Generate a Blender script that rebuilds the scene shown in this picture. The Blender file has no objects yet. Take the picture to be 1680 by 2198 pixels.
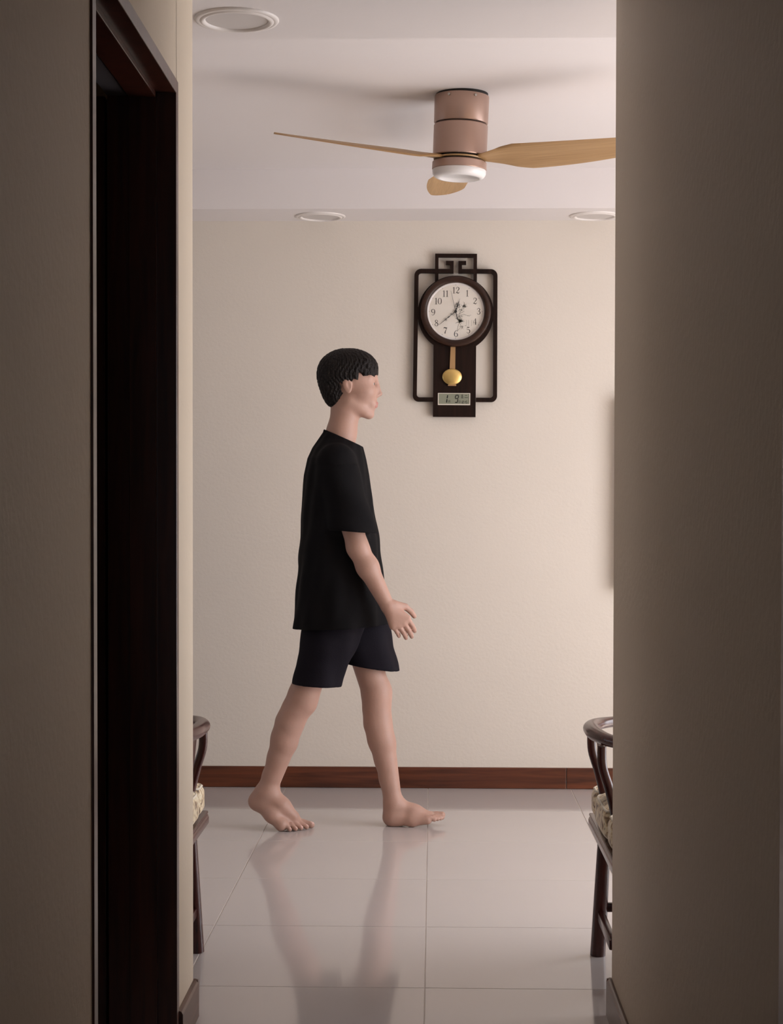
import bpy, bmesh, math, random
import numpy as np
from mathutils import Vector, Matrix

random.seed(4)
SC = bpy.context.scene
COL = SC.collection
PI = math.pi

# ------------------------------------------------------------------ camera
CAM_H = 1.198
F_PX = 3600.0
cam_data = bpy.data.cameras.new('camera')
cam = bpy.data.objects.new('camera', cam_data)
COL.objects.link(cam)
SC.camera = cam
cam_data.sensor_fit = 'VERTICAL'
cam_data.sensor_height = 36.0
cam_data.lens = 36.0 * F_PX / 2198.0
PITCH = math.radians(1.25)
YAW = math.radians(1.42)
ROLL = math.radians(0.10)
cam_data.shift_y = (1082 + F_PX * math.tan(PITCH) - 1099) / 2198.0
cam_data.shift_x = 0.0
cam_data.clip_start = 0.02
cam.matrix_world = (Matrix.Translation((0, 0, CAM_H)) @ Matrix.Rotation(YAW, 4, 'Z')
                    @ Matrix.Rotation(PI / 2 - PITCH, 4, 'X') @ Matrix.Rotation(ROLL, 4, 'Z'))

# ------------------------------------------------------------------ world, light, exposure
world = bpy.data.worlds.new('world')
SC.world = world
world.use_nodes = True
bg = world.node_tree.nodes['Background']
bg.inputs[0].default_value = (0.75, 0.85, 1.0, 1)
bg.inputs[1].default_value = 0.8

def area_light(name, loc, rot, sx, sy, power, color):
    d = bpy.data.lights.new(name, 'AREA')
    d.shape = 'RECTANGLE'; d.size = sx; d.size_y = sy
    d.energy = power; d.color = color
    o = bpy.data.objects.new(name, d)
    o.location = loc; o.rotation_euler = rot
    COL.objects.link(o)
    return o

# daylight through the big window on the right of the dining room
area_light('daylight_window_right', (2.66, 5.10, 1.12), (0, PI / 2, 0), 2.0, 2.3, 80, (0.97, 0.955, 0.99))
# late sun through the same window; it lands on the tiles at the right and bounces up to the ceiling
sd = bpy.data.lights.new('sun', 'SUN'); sd.energy = 17.0; sd.angle = math.radians(2); sd.color = (1.0, 0.91, 0.81)
sun = bpy.data.objects.new('sun', sd); COL.objects.link(sun)
sun.rotation_euler = Vector((-.62, .05, -1.0)).to_track_quat('-Z', 'Y').to_euler()
SC.cycles.caustics_reflective = False
SC.cycles.caustics_refractive = False
# weak cool fill lamp, added to light the left side of the room
area_light('fill_light_left', (-4.08, 5.6, 1.35), (0, -PI / 2, 0), 1.3, 1.6, 1.5, (0.90, 0.92, 1.0))
# faint warm fill lamp, added behind the camera for the corridor walls
area_light('fill_light_behind', (-0.05, -1.35, 1.35), (PI / 2, 0, 0), 0.7, 1.3, 0.2, (1.0, 0.9, 0.78))

SC.view_settings.view_transform = 'Standard'
SC.view_settings.look = 'None'
SC.view_settings.gamma = 1.0
SC.view_settings.use_curve_mapping = False
SC.view_settings.exposure = 0.14

# ------------------------------------------------------------------ helpers
def tag(o, label=None, cat=None, group=None, kind=None):
    if label: o['label'] = label
    if cat: o['category'] = cat
    if group: o['group'] = group
    if kind: o['kind'] = kind
    return o

def empty(name, loc=(0, 0, 0), rot=(0, 0, 0)):
    o = bpy.data.objects.new(name, None)
    o.location = loc; o.rotation_euler = rot
    COL.objects.link(o)
    return o

def link(name, me, mat, parent=None, loc=None, smooth=False):
    o = bpy.data.objects.new(name, me)
    COL.objects.link(o)
    if mat is not None:
        me.materials.append(mat)
    if parent is not None:
        o.parent = parent
    if loc is not None:
        o.location = loc
    if smooth:
        me.polygons.foreach_set('use_smooth', [True] * len(me.polygons))
    return o

class MB:
    """collects shapes into one mesh"""
    def __init__(s):
        s.v = []; s.f = []
    def add(s, vs, fs):
        n = len(s.v)
        s.v += [tuple(p) for p in vs]
        s.f += [tuple(i + n for i in f) for f in fs]
        return s
    def box(s, x0, x1, y0, y1, z0, z1, b=0.0):
        if b <= 0:
            vs = [(x0, y0, z0), (x1, y0, z0), (x1, y1, z0), (x0, y1, z0),
                  (x0, y0, z1), (x1, y0, z1), (x1, y1, z1), (x0, y1, z1)]
            fs = [(3, 2, 1, 0), (4, 5, 6, 7), (0, 1, 5, 4), (1, 2, 6, 5), (2, 3, 7, 6), (3, 0, 4, 7)]
            return s.add(vs, fs)
        bm = bmesh.new()
        bmesh.ops.create_cube(bm, size=1)
        for v in bm.verts:
            v.co = Vector((x0 + (v.co.x + .5) * (x1 - x0), y0 + (v.co.y + .5) * (y1 - y0), z0 + (v.co.z + .5) * (z1 - z0)))
        bmesh.ops.bevel(bm, geom=bm.edges[:], offset=b, segments=2, affect='EDGES', profile=.5)
        bm.verts.index_update()
        s.add([v.co[:] for v in bm.verts], [[v.index for v in f.verts] for f in bm.faces])
        bm.free()
        return s
    def prism(s, pts, y0, y1):
        """polygon in x,z extruded along y (y0 nearer the camera)"""
        n = len(pts)
        vs = [(x, y0, z) for x, z in pts] + [(x, y1, z) for x, z in pts]
        fs = [tuple(range(n)), tuple(range(2 * n - 1, n - 1, -1))]
        fs += [(i, i + n, (i + 1) % n + n, (i + 1) % n) for i in range(n)]
        return s.add(vs, fs)
    def ring_prism(s, outer, inner, y0, y1):
        n = len(outer)
        vs = [(x, y0, z) for x, z in outer] + [(x, y0, z) for x, z in inner] + \
             [(x, y1, z) for x, z in outer] + [(x, y1, z) for x, z in inner]
        fs = []
        for i in range(n):
            j = (i + 1) % n
            fs += [(i, j, n + j, n + i), (2 * n + i, 3 * n + i, 3 * n + j, 2 * n + j),
                   (i, 2 * n + i, 2 * n + j, j), (n + i, n + j, 3 * n + j, 3 * n + i)]
        return s.add(vs, fs)
    def lathe(s, prof, seg=64, axis='z', cx=0, cy=0, cz=0, caps=True):
        """prof: list of (radius, height)"""
        m = len(prof); vs = []; fs = []
        for r, h in prof:
            for k in range(seg):
                a = 2 * PI * k / seg
                if axis == 'z': vs.append((cx + r * math.cos(a), cy + r * math.sin(a), cz + h))
                else: vs.append((cx + r * math.cos(a), cy + h, cz + r * math.sin(a)))
        for i in range(m - 1):
            for k in range(seg):
                j = (k + 1) % seg
                fs.append((i * seg + k, i * seg + j, (i + 1) * seg + j, (i + 1) * seg + k))
        if caps:
            if prof[0][0] > 1e-6: fs.append(tuple(range(seg - 1, -1, -1)))
            if prof[-1][0] > 1e-6: fs.append(tuple((m - 1) * seg + k for k in range(seg)))
        return s.add(vs, fs)
    def tube(s, path, rad, seg=16, flat=None):
        """sweep; rad one value or list; flat=(a,b) ellipse factors (side, up)"""
        P = [Vector(p) for p in path]; n = len(P)
        R = rad if isinstance(rad, (list, tuple)) else [rad] * n
        fa, fb = flat if flat else (1, 1)
        T = [(P[min(i + 1, n - 1)] - P[max(i - 1, 0)]).normalized() for i in range(n)]
        up = Vector((0, 0, 1)) if abs(T[0].z) < .9 else Vector((0, 1, 0))
        vs = []; fs = []
        N = (up - T[0] * up.dot(T[0])).normalized()
        for i in range(n):
            N = (N - T[i] * N.dot(T[i])).normalized()
            B = T[i].cross(N)
            for k in range(seg):
                a = 2 * PI * k / seg
                vs.append(P[i] + (B * math.cos(a) * fa + N * math.sin(a) * fb) * R[i])
        for i in range(n - 1):
            for k in range(seg):
                j = (k + 1) % seg
                fs.append((i * seg + k, i * seg + j, (i + 1) * seg + j, (i + 1) * seg + k))
        fs.append(tuple(range(seg - 1, -1, -1)))
        fs.append(tuple((n - 1) * seg + k for k in range(seg)))
        return s.add(vs, fs)
    def mesh(s, name):
        me = bpy.data.meshes.new(name)
        me.from_pydata(s.v, [], s.f)
        me.update()
        bm = bmesh.new(); bm.from_mesh(me)
        bmesh.ops.recalc_face_normals(bm, faces=bm.faces)
        bm.to_mesh(me); bm.free()
        return me
    def build(s, name, mat, parent=None, smooth=False, auto=None):
        me = s.mesh(name)
        o = link(name, me, mat, parent, smooth=smooth or auto is not None)
        if auto is not None:
            me.set_sharp_from_angle(angle=math.radians(auto))
        return o

def spline(pts, n=8):
    P = [Vector(p) for p in pts]; out = []
    for i in range(len(P) - 1):
        a = P[max(i - 1, 0)]; b = P[i]; c = P[i + 1]; d = P[min(i + 2, len(P) - 1)]
        for k in range(n):
            t = k / n
            out.append(.5 * ((2 * b) + (c - a) * t + (2 * a - 5 * b + 4 * c - d) * t * t + (3 * b - a - 3 * c + d) * t ** 3))
    out.append(P[-1])
    return out

def lerp_list(vals, n):
    out = []
    for i in range(n):
        t = i / (n - 1) * (len(vals) - 1); k = min(int(t), len(vals) - 2); f = t - k
        out.append(vals[k] * (1 - f) + vals[k + 1] * f)
    return out

# ------------------------------------------------------------------ materials
def mat(name, col, rough=.5, metal=0., bump=0., bscale=40., var=0., vscale=4., spec=.5, coat=0., sss=0., detail=3):
    m = bpy.data.materials.new(name); m.use_nodes = True
    nt = m.node_tree; b = nt.nodes['Principled BSDF']
    b.inputs['Base Color'].default_value = (*col, 1)
    b.inputs['Roughness'].default_value = rough
    b.inputs['Metallic'].default_value = metal
    b.inputs['Specular IOR Level'].default_value = spec
    b.inputs['Coat Weight'].default_value = coat
    if sss:
        b.inputs['Subsurface Weight'].default_value = sss
        b.inputs['Subsurface Radius'].default_value = (.8, .3, .2)
        b.inputs['Subsurface Scale'].default_value = .01
    tc = nt.nodes.new('ShaderNodeTexCoord')
    if var:
        n = nt.nodes.new('ShaderNodeTexNoise'); n.inputs['Scale'].default_value = vscale; n.inputs['Detail'].default_value = detail
        nt.links.new(tc.outputs['Object'], n.inputs['Vector'])
        mx = nt.nodes.new('ShaderNodeMix'); mx.data_type = 'RGBA'
        mx.inputs['A'].default_value = (*[c * (1 - var) for c in col], 1)
        mx.inputs['B'].default_value = (*[min(1, c * (1 + var)) for c in col], 1)
        nt.links.new(n.outputs['Fac'], mx.inputs['Factor'])
        nt.links.new(mx.outputs['Result'], b.inputs['Base Color'])
    if bump:
        n2 = nt.nodes.new('ShaderNodeTexNoise'); n2.inputs['Scale'].default_value = bscale; n2.inputs['Detail'].default_value = 4
        nt.links.new(tc.outputs['Object'], n2.inputs['Vector'])
        bp = nt.nodes.new('ShaderNodeBump'); bp.inputs['Strength'].default_value = bump; bp.inputs['Distance'].default_value = .01
        nt.links.new(n2.outputs['Fac'], bp.inputs['Height'])
        nt.links.new(bp.outputs['Normal'], b.inputs['Normal'])
    return m

def wood(name, c0, c1, rough=.35, axis=0, stretch=14, scale=9, spec=.5, coat=0., bump=.05):
    m = bpy.data.materials.new(name); m.use_nodes = True
    nt = m.node_tree; b = nt.nodes['Principled BSDF']
    tc = nt.nodes.new('ShaderNodeTexCoord'); mp = nt.nodes.new('ShaderNodeMapping')
    s = [stretch, stretch, stretch]; s[axis] = 1
    mp.inputs['Scale'].default_value = s
    n = nt.nodes.new('ShaderNodeTexNoise'); n.inputs['Scale'].default_value = scale; n.inputs['Detail'].default_value = 6
    n.inputs['Distortion'].default_value = .6
    cr = nt.nodes.new('ShaderNodeValToRGB')
    cr.color_ramp.elements[0].position = .3; cr.color_ramp.elements[0].color = (*c0, 1)
    cr.color_ramp.elements[1].position = .72; cr.color_ramp.elements[1].color = (*c1, 1)
    nt.links.new(tc.outputs['Object'], mp.inputs['Vector']); nt.links.new(mp.outputs['Vector'], n.inputs['Vector'])
    nt.links.new(n.outputs['Fac'], cr.inputs['Fac']); nt.links.new(cr.outputs['Color'], b.inputs['Base Color'])
    b.inputs['Roughness'].default_value = rough; b.inputs['Specular IOR Level'].default_value = spec
    b.inputs['Coat Weight'].default_value = coat; b.inputs['Coat Roughness'].default_value = .15
    bp = nt.nodes.new('ShaderNodeBump'); bp.inputs['Strength'].default_value = bump; bp.inputs['Distance'].default_value = .004
    nt.links.new(n.outputs['Fac'], bp.inputs['Height']); nt.links.new(bp.outputs['Normal'], b.inputs['Normal'])
    return m

M = {}
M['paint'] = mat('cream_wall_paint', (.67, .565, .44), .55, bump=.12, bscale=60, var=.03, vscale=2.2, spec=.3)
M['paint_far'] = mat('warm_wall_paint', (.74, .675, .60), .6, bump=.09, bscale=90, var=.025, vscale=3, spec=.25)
M['ceil'] = mat('ceiling_paint', (.79, .745, .735), .75, bump=.05, bscale=30, var=.015, vscale=2, spec=.2)
M['tile'] = mat('polished_tile', (.60, .555, .54), .085, var=.03, vscale=2.0, spec=.62)
M['grout'] = mat('pale_grout', (.66, .60, .55), .7)
M['skirt'] = wood('skirting_wood', (.045, .011, .004), (.16, .045, .018), .3, axis=0, stretch=16, scale=2.5)
M['skirt_y'] = wood('skirting_wood_side', (.05, .018, .010), (.12, .05, .03), .3, axis=1, stretch=16, scale=2.5)
M['doorwood'] = wood('door_frame_wood', (.035, .009, .005), (.085, .024, .013), .3, axis=2, stretch=14, scale=3)
M['gap'] = mat('dark_gap', (.012, .009, .008), .8)
M['greyseal'] = mat('grey_board', (.10, .09, .10), .5)
M['rose'] = wood('rosewood', (.028, .006, .005), (.090, .018, .013), .26, axis=2, stretch=10, scale=6, spec=.45, coat=.15)
M['clockwood'] = wood('clock_wood', (.009, .004, .0025), (.020, .008, .005), .5, axis=2, stretch=12, scale=8, spec=.15)
M['bezelwood'] = wood('clock_bezel_wood', (.020, .008, .0045), (.045, .018, .010), .33, axis=0, stretch=5, scale=14, spec=.35)
M['dial'] = mat('clock_dial_paper', (.80, .74, .66), .6)
M['ink'] = mat('dial_ink', (.035, .03, .025), .6)
M['inkg'] = mat('dial_print_green', (.07, .075, .05), .7)
M['inks'] = mat('dial_print_grey', (.22, .20, .17), .7)
M['black'] = mat('black_metal', (.008, .008, .008), .35)
M['brass'] = mat('brushed_brass', (.78, .55, .20), .33, metal=.85)
M['brassrod'] = mat('brass_rod', (.50, .31, .15), .4, metal=.6)
M['lcdframe'] = mat('lcd_frame_cream', (.80, .74, .64), .35)
M['lcd'] = mat('lcd_grey_green', (.26, .27, .20), .3)
M['copper'] = mat('rose_copper_paint', (.43, .29, .235), .36, metal=.5)
M['blade'] = wood('fan_blade_wood', (.40, .235, .10), (.52, .32, .15), .42, axis=0, stretch=30, scale=5)
M['opal'] = mat('opal_diffuser', (.82, .80, .80), .25)
M['white'] = mat('white_plastic', (.80, .75, .72), .4)
M['panel'] = mat('downlight_diffuser', (.62, .58, .56), .5)
M['steel'] = mat('steel_screw', (.5, .47, .43), .3, metal=1)
M['skin'] = mat('skin', (.47, .285, .225), .5, bump=.05, bscale=120, var=.10, vscale=14, sss=.12)
M['lip'] = mat('lip_skin', (.45, .20, .17), .45)
M['nail'] = mat('nail', (.70, .46, .40), .3)
M['hair'] = mat('black_hair', (.007, .004, .0035), .5, bump=.6, bscale=160, spec=.25)
M['shirt'] = mat('black_cotton', (.007, .0065, .0075), .85, bump=.1, bscale=300, spec=.1)
M['shorts'] = mat('black_shorts_cloth', (.009, .0075, .012), .8, bump=.1, bscale=260, spec=.12)
M['eye'] = mat('eye_white', (.7, .68, .66), .2)
M['iris'] = mat('dark_iris', (.02, .012, .008), .15)
M['frame'] = mat('window_frame_white', (.7, .7, .7), .4)

def brocade():
    m = bpy.data.materials.new('cream_brocade'); m.use_nodes = True
    nt = m.node_tree; b = nt.nodes['Principled BSDF']
    tc = nt.nodes.new('ShaderNodeTexCoord')
    n = nt.nodes.new('ShaderNodeTexNoise'); n.inputs['Scale'].default_value = 34; n.inputs['Detail'].default_value = 3; n.inputs['Distortion'].default_value = 1.6
    nt.links.new(tc.outputs['Object'], n.inputs['Vector'])
    cr = nt.nodes.new('ShaderNodeValToRGB'); e = cr.color_ramp.elements
    e[0].position = .36; e[0].color = (.16, .085, .04, 1)
    e[1].position = .46; e[1].color = (.62, .46, .26, 1)
    for p, c in ((.55, (.85, .72, .50, 1)), (.66, (.88, .80, .62, 1)), (.72, (.30, .26, .13, 1))):
        x = e.new(p); x.color = c
    nt.links.new(n.outputs['Fac'], cr.inputs['Fac']); nt.links.new(cr.outputs['Color'], b.inputs['Base Color'])
    b.inputs['Roughness'].default_value = .5; b.inputs['Sheen Weight'].default_value = .3
    bp = nt.nodes.new('ShaderNodeBump'); bp.inputs['Strength'].default_value = .3; bp.inputs['Distance'].default_value = .003
    nt.links.new(n.outputs['Fac'], bp.inputs['Height']); nt.links.new(bp.outputs['Normal'], b.inputs['Normal'])
    return m
M['brocade'] = brocade()
M['piping'] = mat('cream_piping', (.80, .74, .62), .5)

def glass_mat(name, refl=1.0, rough=.02):
    m = bpy.data.materials.new(name); m.use_nodes = True
    nt = m.node_tree; nt.nodes.clear()
    out = nt.nodes.new('ShaderNodeOutputMaterial'); mx = nt.nodes.new('ShaderNodeMixShader')
    tr = nt.nodes.new('ShaderNodeBsdfTransparent'); gl = nt.nodes.new('ShaderNodeBsdfGlossy')
    gl.inputs['Roughness'].default_value = rough
    lw = nt.nodes.new('ShaderNodeLayerWeight'); lw.inputs['Blend'].default_value = .5
    pw = nt.nodes.new('ShaderNodeMath'); pw.operation = 'POWER'; pw.inputs[1].default_value = 5
    fr = nt.nodes.new('ShaderNodeMath'); fr.operation = 'MULTIPLY_ADD'; fr.inputs[1].default_value = .9; fr.inputs[2].default_value = .04
    nt.links.new(lw.outputs['Facing'], pw.inputs[0]); nt.links.new(pw.outputs[0], fr.inputs[0])
    nt.links.new(fr.outputs[0], mx.inputs[0]); nt.links.new(tr.outputs[0], mx.inputs[1]); nt.links.new(gl.outputs[0], mx.inputs[2])
    nt.links.new(mx.outputs[0], out.inputs[0])
    return m
M['glass'] = glass_mat('clear_glass')

# ------------------------------------------------------------------ the setting
WALL_Y = 7.06
SOF = 2.386          # soffit height
TRAY = 2.546         # raised ceiling
XL, XR = -.556, .420  # corridor wall faces
YL, YR = 3.87, 3.91   # where they end
RX0, RX1 = -3.9, 2.5
def struct(name, mb, m, parent=None, **k):
    o = mb.build(name, m, parent, **k)
    if parent is None: tag(o, kind='structure')
    return o

# floor slab (grout) with separate tiles
floor = struct('floor', MB().box(RX0 - .15, RX1 + .15, -1.6, WALL_Y + .15, -.06, -.0016), M['grout'])
G = .0013
tx = -.018; ty = 5.93
tile_meshes = {}
def tile_mesh(w, d):
    key = (round(w, 3), round(d, 3))
    if key not in tile_meshes:
        b = .0007
        x0, x1, y0, y1 = -w / 2 + G, w / 2 - G, -d / 2 + G, d / 2 - G
        vs = [(x0, y0, -.003), (x1, y0, -.003), (x1, y1, -.003), (x0, y1, -.003),
              (x0, y0, -b), (x1, y0, -b), (x1, y1, -b), (x0, y1, -b),
              (x0 + b, y0 + b, 0), (x1 - b, y0 + b, 0), (x1 - b, y1 - b, 0), (x0 + b, y1 - b, 0)]
        fs = [(8, 9, 10, 11)]
        for k in range(4):
            j = (k + 1) % 4
            fs += [(k, j, 4 + j, 4 + k), (4 + k, 4 + j, 8 + j, 8 + k)]
        me = bpy.data.meshes.new('tile'); me.from_pydata(vs, [], fs); me.update(); me.materials.append(M['tile'])
        tile_meshes[key] = me
    return tile_meshes[key]
def place_tiles(xa, xb, ya, yb):
    i0 = math.floor((xa - tx) / .6); i1 = math.ceil((xb - tx) / .6)
    j0 = math.floor((ya - ty) / .6); j1 = math.ceil((yb - ty) / .6)
    for i in range(i0, i1):
        for j in range(j0, j1):
            a = max(xa, tx + i * .6); b = min(xb, tx + (i + 1) * .6)
            c = max(ya, ty + j * .6); d = min(yb, ty + (j + 1) * .6)
            if b - a < .02 or d - c < .02: continue
            o = bpy.data.objects.new('floor_tile', tile_mesh(b - a, d - c))
            COL.objects.link(o); o.parent = floor
            o.location = ((a + b) / 2, (c + d) / 2, 0)
y_row = ty - 3 * .6
place_tiles(RX0, RX1, y_row, WALL_Y)
place_tiles(tx - .6, tx + .6, -1.5, y_row)
place_tiles(RX0, tx - .6, YL, y_row)
place_tiles(tx + .6, RX1, YR, y_row)

# far wall and its skirting
struct('wall_back', MB().box(RX0 - .15, RX1 + .15, WALL_Y, WALL_Y + .12, -.05, TRAY + .1), M['paint_far'])
bb = empty('baseboard_back', (0, WALL_Y, 0)); tag(bb, kind='structure')
jx = .563
for a, b in ((RX0, -1.84), (-1.837, jx - .0012), (jx + .0012, RX1)):
    MB().box(a, b, -.012, 0, .001, .089, .002).build('board', M['skirt'], bb)
# a bead of caulk along the top of the skirting
MB().box(RX0, RX1, -.0045, 0, .0885, .0925, .001).build('caulk_line', M['paint_far'], bb)

# dining room side walls
wr = MB()
wy0, wy1, wz0, wz1 = 4.0, 6.2, .12, 2.12
wr.box(RX1, RX1 + .12, YR, wy0, -.05, TRAY + .1).box(RX1, RX1 + .12, wy1, WALL_Y, -.05, TRAY + .1)
wr.box(RX1, RX1 + .12, wy0, wy1, -.05, wz0).box(RX1, RX1 + .12, wy0, wy1, wz1, TRAY + .1)
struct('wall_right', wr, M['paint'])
wn = empty('window_1', (RX1 + .05, 0, 0)); tag(wn, kind='structure')
f = MB()
for a, b in ((wy0, wy0 + .05), ((wy0 + wy1) / 2 - .03, (wy0 + wy1) / 2 + .03), (wy1 - .05, wy1)):
    f.box(-.02, .02, a, b, wz0, wz1)
for a, b in ((wz0, wz0 + .05), (wz1 - .05, wz1), (1.5, 1.53)):
    f.box(-.02, .02, wy0, wy1, a, b)
f.build('window_frame', M['frame'], wn)
MB().box(-.003, .003, wy0 + .05, (wy0 + wy1) / 2 - .03, wz0 + .05, 1.5).build('pane', M['glass'], wn)
MB().box(-.003, .003, (wy0 + wy1) / 2 + .03, wy1 - .05, wz0 + .05, 1.5).build('pane', M['glass'], wn)

wl = MB()
ly0, ly1, lz0, lz1 = 4.75, 6.45, .7, 2.05
wl.box(RX0 - .12, RX0, YL, ly0, -.05, TRAY + .1).box(RX0 - .12, RX0, ly1, WALL_Y, -.05, TRAY + .1)
wl.box(RX0 - .12, RX0, ly0, ly1, -.05, lz0).box(RX0 - .12, RX0, ly0, ly1, lz1, TRAY + .1)
struct('wall_left', wl, M['paint'])
wn2 = empty('window_2', (RX0 - .05, 0, 0)); tag(wn2, kind='structure')
f = MB()
for a, b in ((ly0, ly0 + .05), ((ly0 + ly1) / 2 - .03, (ly0 + ly1) / 2 + .03), (ly1 - .05, ly1)):
    f.box(-.02, .02, a, b, lz0, lz1)
for a, b in ((lz0, lz0 + .05), (lz1 - .05, lz1)):
    f.box(-.02, .02, ly0, ly1, a, b)
f.build('window_frame', M['frame'], wn2)

# corridor, left: wall with door opening
DY0, DY1, DZ = 2.745, 3.60, 2.078     # clear opening inside the frame face
CF = .030                             # width of the frame face
TH = .14
cl = MB()
cl.box(XL - TH, XL, -1.5, DY0 - CF + .004, -.05, SOF + .2)
cl.box(XL - TH, XL, DY1 + CF - .004, YL, -.05, SOF + .2)
cl.box(XL - TH, XL, DY0 - CF, DY1 + CF, DZ + CF - .004, SOF + .2)
cl.box(RX0, XL - TH, YL - .12, YL - .0005, -.05, TRAY + .1)
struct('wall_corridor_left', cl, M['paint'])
# corridor, right
cr_ = MB()
RDY1 = 1.985
cr_.box(XR, XR + TH, -1.5, 1.05, -.05, SOF + .2).box(XR, XR + TH, RDY1 + .03, YR, -.05, SOF + .2)
cr_.box(XR, XR + TH, 1.05, RDY1 + .03, DZ + CF, SOF + .2)
cr_.box(XR + TH, RX1, YR - .12, YR - .0005, -.05, TRAY + .1)
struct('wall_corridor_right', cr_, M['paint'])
# end of corridor behind the camera, with an opening to the living room
be = MB().box(XL, XL + .1, -1.5, -1.4, -.05, SOF).box(XR - .1, XR, -1.5, -1.4, -.05, SOF).box(XL + .1, XR - .1, -1.5, -1.4, 2.1, SOF)
struct('wall_front', be, M['paint'])

# ceilings
ce = MB().box(RX0 - .1, RX1 + .1, 4.2, 6.85, TRAY, TRAY + .05)
struct('ceiling', ce, M['ceil'])
c2 = MB()
c2.box(RX0, RX1, YL - .1, 4.307, SOF, TRAY + .02)
c2.box(XL - TH, XR + TH, -1.5, YL - .1, SOF, TRAY + .02)
struct('ceiling', c2, M['ceil'])
struct('ceiling', MB().box(RX0, RX1, 6.77, WALL_Y, SOF, TRAY + .02), M['ceil'])
struct('ceiling', MB().box(RX0, RX0 + .5, 4.307, 6.77, SOF, TRAY + .02).box(RX1 - .45, RX1, 4.307, 6.77, SOF, TRAY + .02), M['ceil'])

# skirtings of the corridor
def skirt_profile_y(x_face, sgn, y0, y1, name, wrap=None):
    """board along y; cross-section with a rounded top, protruding toward sgn"""
    t = .012; h = .089
    prof = [(0, .001), (t, .001), (t, h - .008), (t - .003, h - .002), (t - .007, h), (0, h)]
    n = len(prof); vs = []
    for y in (y0, y1):
        vs += [(x_face + sgn * a, y, z) for a, z in prof]
    fs = [tuple(range(n)), tuple(range(2 * n - 1, n - 1, -1))] + [(i, i + n, (i + 1) % n + n, (i + 1) % n) for i in range(n)]
    mb = MB().add(vs, fs)
    if wrap:
        mb.box(*wrap, .0025)
    o = struct(name, mb, M['skirt_y'])
    return o
skirt_profile_y(XL, 1, DY1 + CF, YL + .012, 'baseboard_left', (XL - 1.5, XL + .0115, YL, YL + .012, .001, .0885))
skirt_profile_y(XL, 1, -1.4, DY0 - CF, 'baseboard_near_left')
skirt_profile_y(XR, -1, RDY1 + .03, YR + .012, 'baseboard_right', (XR - .0115, XR + 1.5, YR, YR + .012, .001, .0885))

# door 1 : dark frame, head, stop, jambs
d1 = empty('door_1', (XL, (DY0 + DY1) / 2, 0)); tag(d1, kind='structure')
ox, oy = XL, (DY0 + DY1) / 2
def d1box(name, m, x0, x1, y0, y1, z0, z1, b=.0015):
    return MB().box(x0 - ox, x1 - ox, y0 - oy, y1 - oy, z0, z1, b).build(name, m, d1)
PR = .004
d1box('far_jamb', M['doorwood'], XL - TH - .005, XL + PR, DY1, DY1 + CF, .001, DZ + CF)
d1box('near_jamb', M['doorwood'], XL - TH - .005, XL + PR, DY0 - CF, DY0, .001, DZ + CF)
d1box('head', M['doorwood'], XL - TH - .005, XL + PR + .0005, DY0 + .0003, DY1 - .0003, DZ, DZ + CF)
d1box('door_stop', M['doorwood'], XL - .096, XL - .038, DY1 - .012, DY1 + .0005, .001, DZ)
d1box('door_stop', M['doorwood'], XL - .096, XL - .038, DY0 - .0005, DY0 + .012, .001, DZ)
d1box('door_stop', M['doorwood'], XL - .096, XL - .038, DY0, DY1, DZ - .012, DZ + .0005)
d1box('head_lining', M['greyseal'], XL - .145, XL - .102, DY0 + .001, DY1 - .001, DZ - .006, DZ + .0008)
# dark bedroom behind it
dk = MB()
dk.box(RX0, XL - TH, 1.2, 1.25, -.05, SOF).box(RX0, RX0 + .05, 1.25, YL - .12, -.05, SOF)
dk.box(RX0 + .05, XL - TH, 1.25, YL - .12, SOF - .02, SOF + .03)
struct('wall_bedroom', dk, M['paint'])
struct('floor_bedroom', MB().box(RX0 + .05, XL - TH, 1.25, YL - .12, -.0012, .0), M['tile'])
leaf = MB().box(XL - TH - .045 - ox, XL - TH - .006 - ox, DY0 - .0 - oy, DY1 + .0 - oy, .008, DZ + .012, .002)
# the leaf stands folded back against the bedroom wall
lf = MB().box(-.80, 0, -.02, .02, .008, DZ - .004, .002).build('door_leaf', M['doorwood'], d1)
lf.location = (-TH - .012, DY1 - oy + .03, 0)

# door 2 : only its far frame edge shows at the right border
d2 = empty('door_2', (XR, 1.5, 0)); tag(d2, kind='structure')
MB().box(-PR, TH, RDY1 - 1.5, RDY1 + .03 - 1.5, .001, DZ + CF, .0015).build('far_jamb', M['doorwood'], d2)
MB().box(-PR, TH, 1.05 - 1.5, 1.08 - 1.5, .001, DZ + CF, .0015).build('near_jamb', M['doorwood'], d2)
MB().box(-PR, TH, 1.08 - 1.5, RDY1 - 1.5, DZ, DZ + CF, .0015).build('head', M['doorwood'], d2)
MB().box(.05, .09, 1.08 - 1.5, RDY1 - 1.5, .006, DZ, .002).build('door_leaf', M['doorwood'], d2)

# ------------------------------------------------------------------ downlights
def downlight(x, y, label):
    t = empty('downlight', (x, y, SOF))
    tag(t, label, 'downlight', 'recessed ceiling downlights')
    MB().lathe([(.088, .0), (.1035, .0), (.1035, -.002), (.101, -.005), (.095, -.0065), (.091, -.0055), (.087, -.0085),
                (.083, -.009), (.079, -.007), (.0765, -.001), (.0765, .0)], 72, caps=False).build('trim_ring', M['white'], t, auto=50)
    MB().lathe([(.0, -.0025), (.0768, -.0025), (.0768, -.0005), (0, -.0005)], 72, caps=False).build('diffuser', M['panel'], t, auto=40)
    return t
downlight(-.484, 4.13, 'large white round downlight in the near soffit, top left corner of the ceiling')
downlight(-.468, 6.942, 'white round downlight in the far soffit, left of the wall clock')
downlight(.661, 6.942, 'white round downlight in the far soffit, right of the wall clock')

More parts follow.
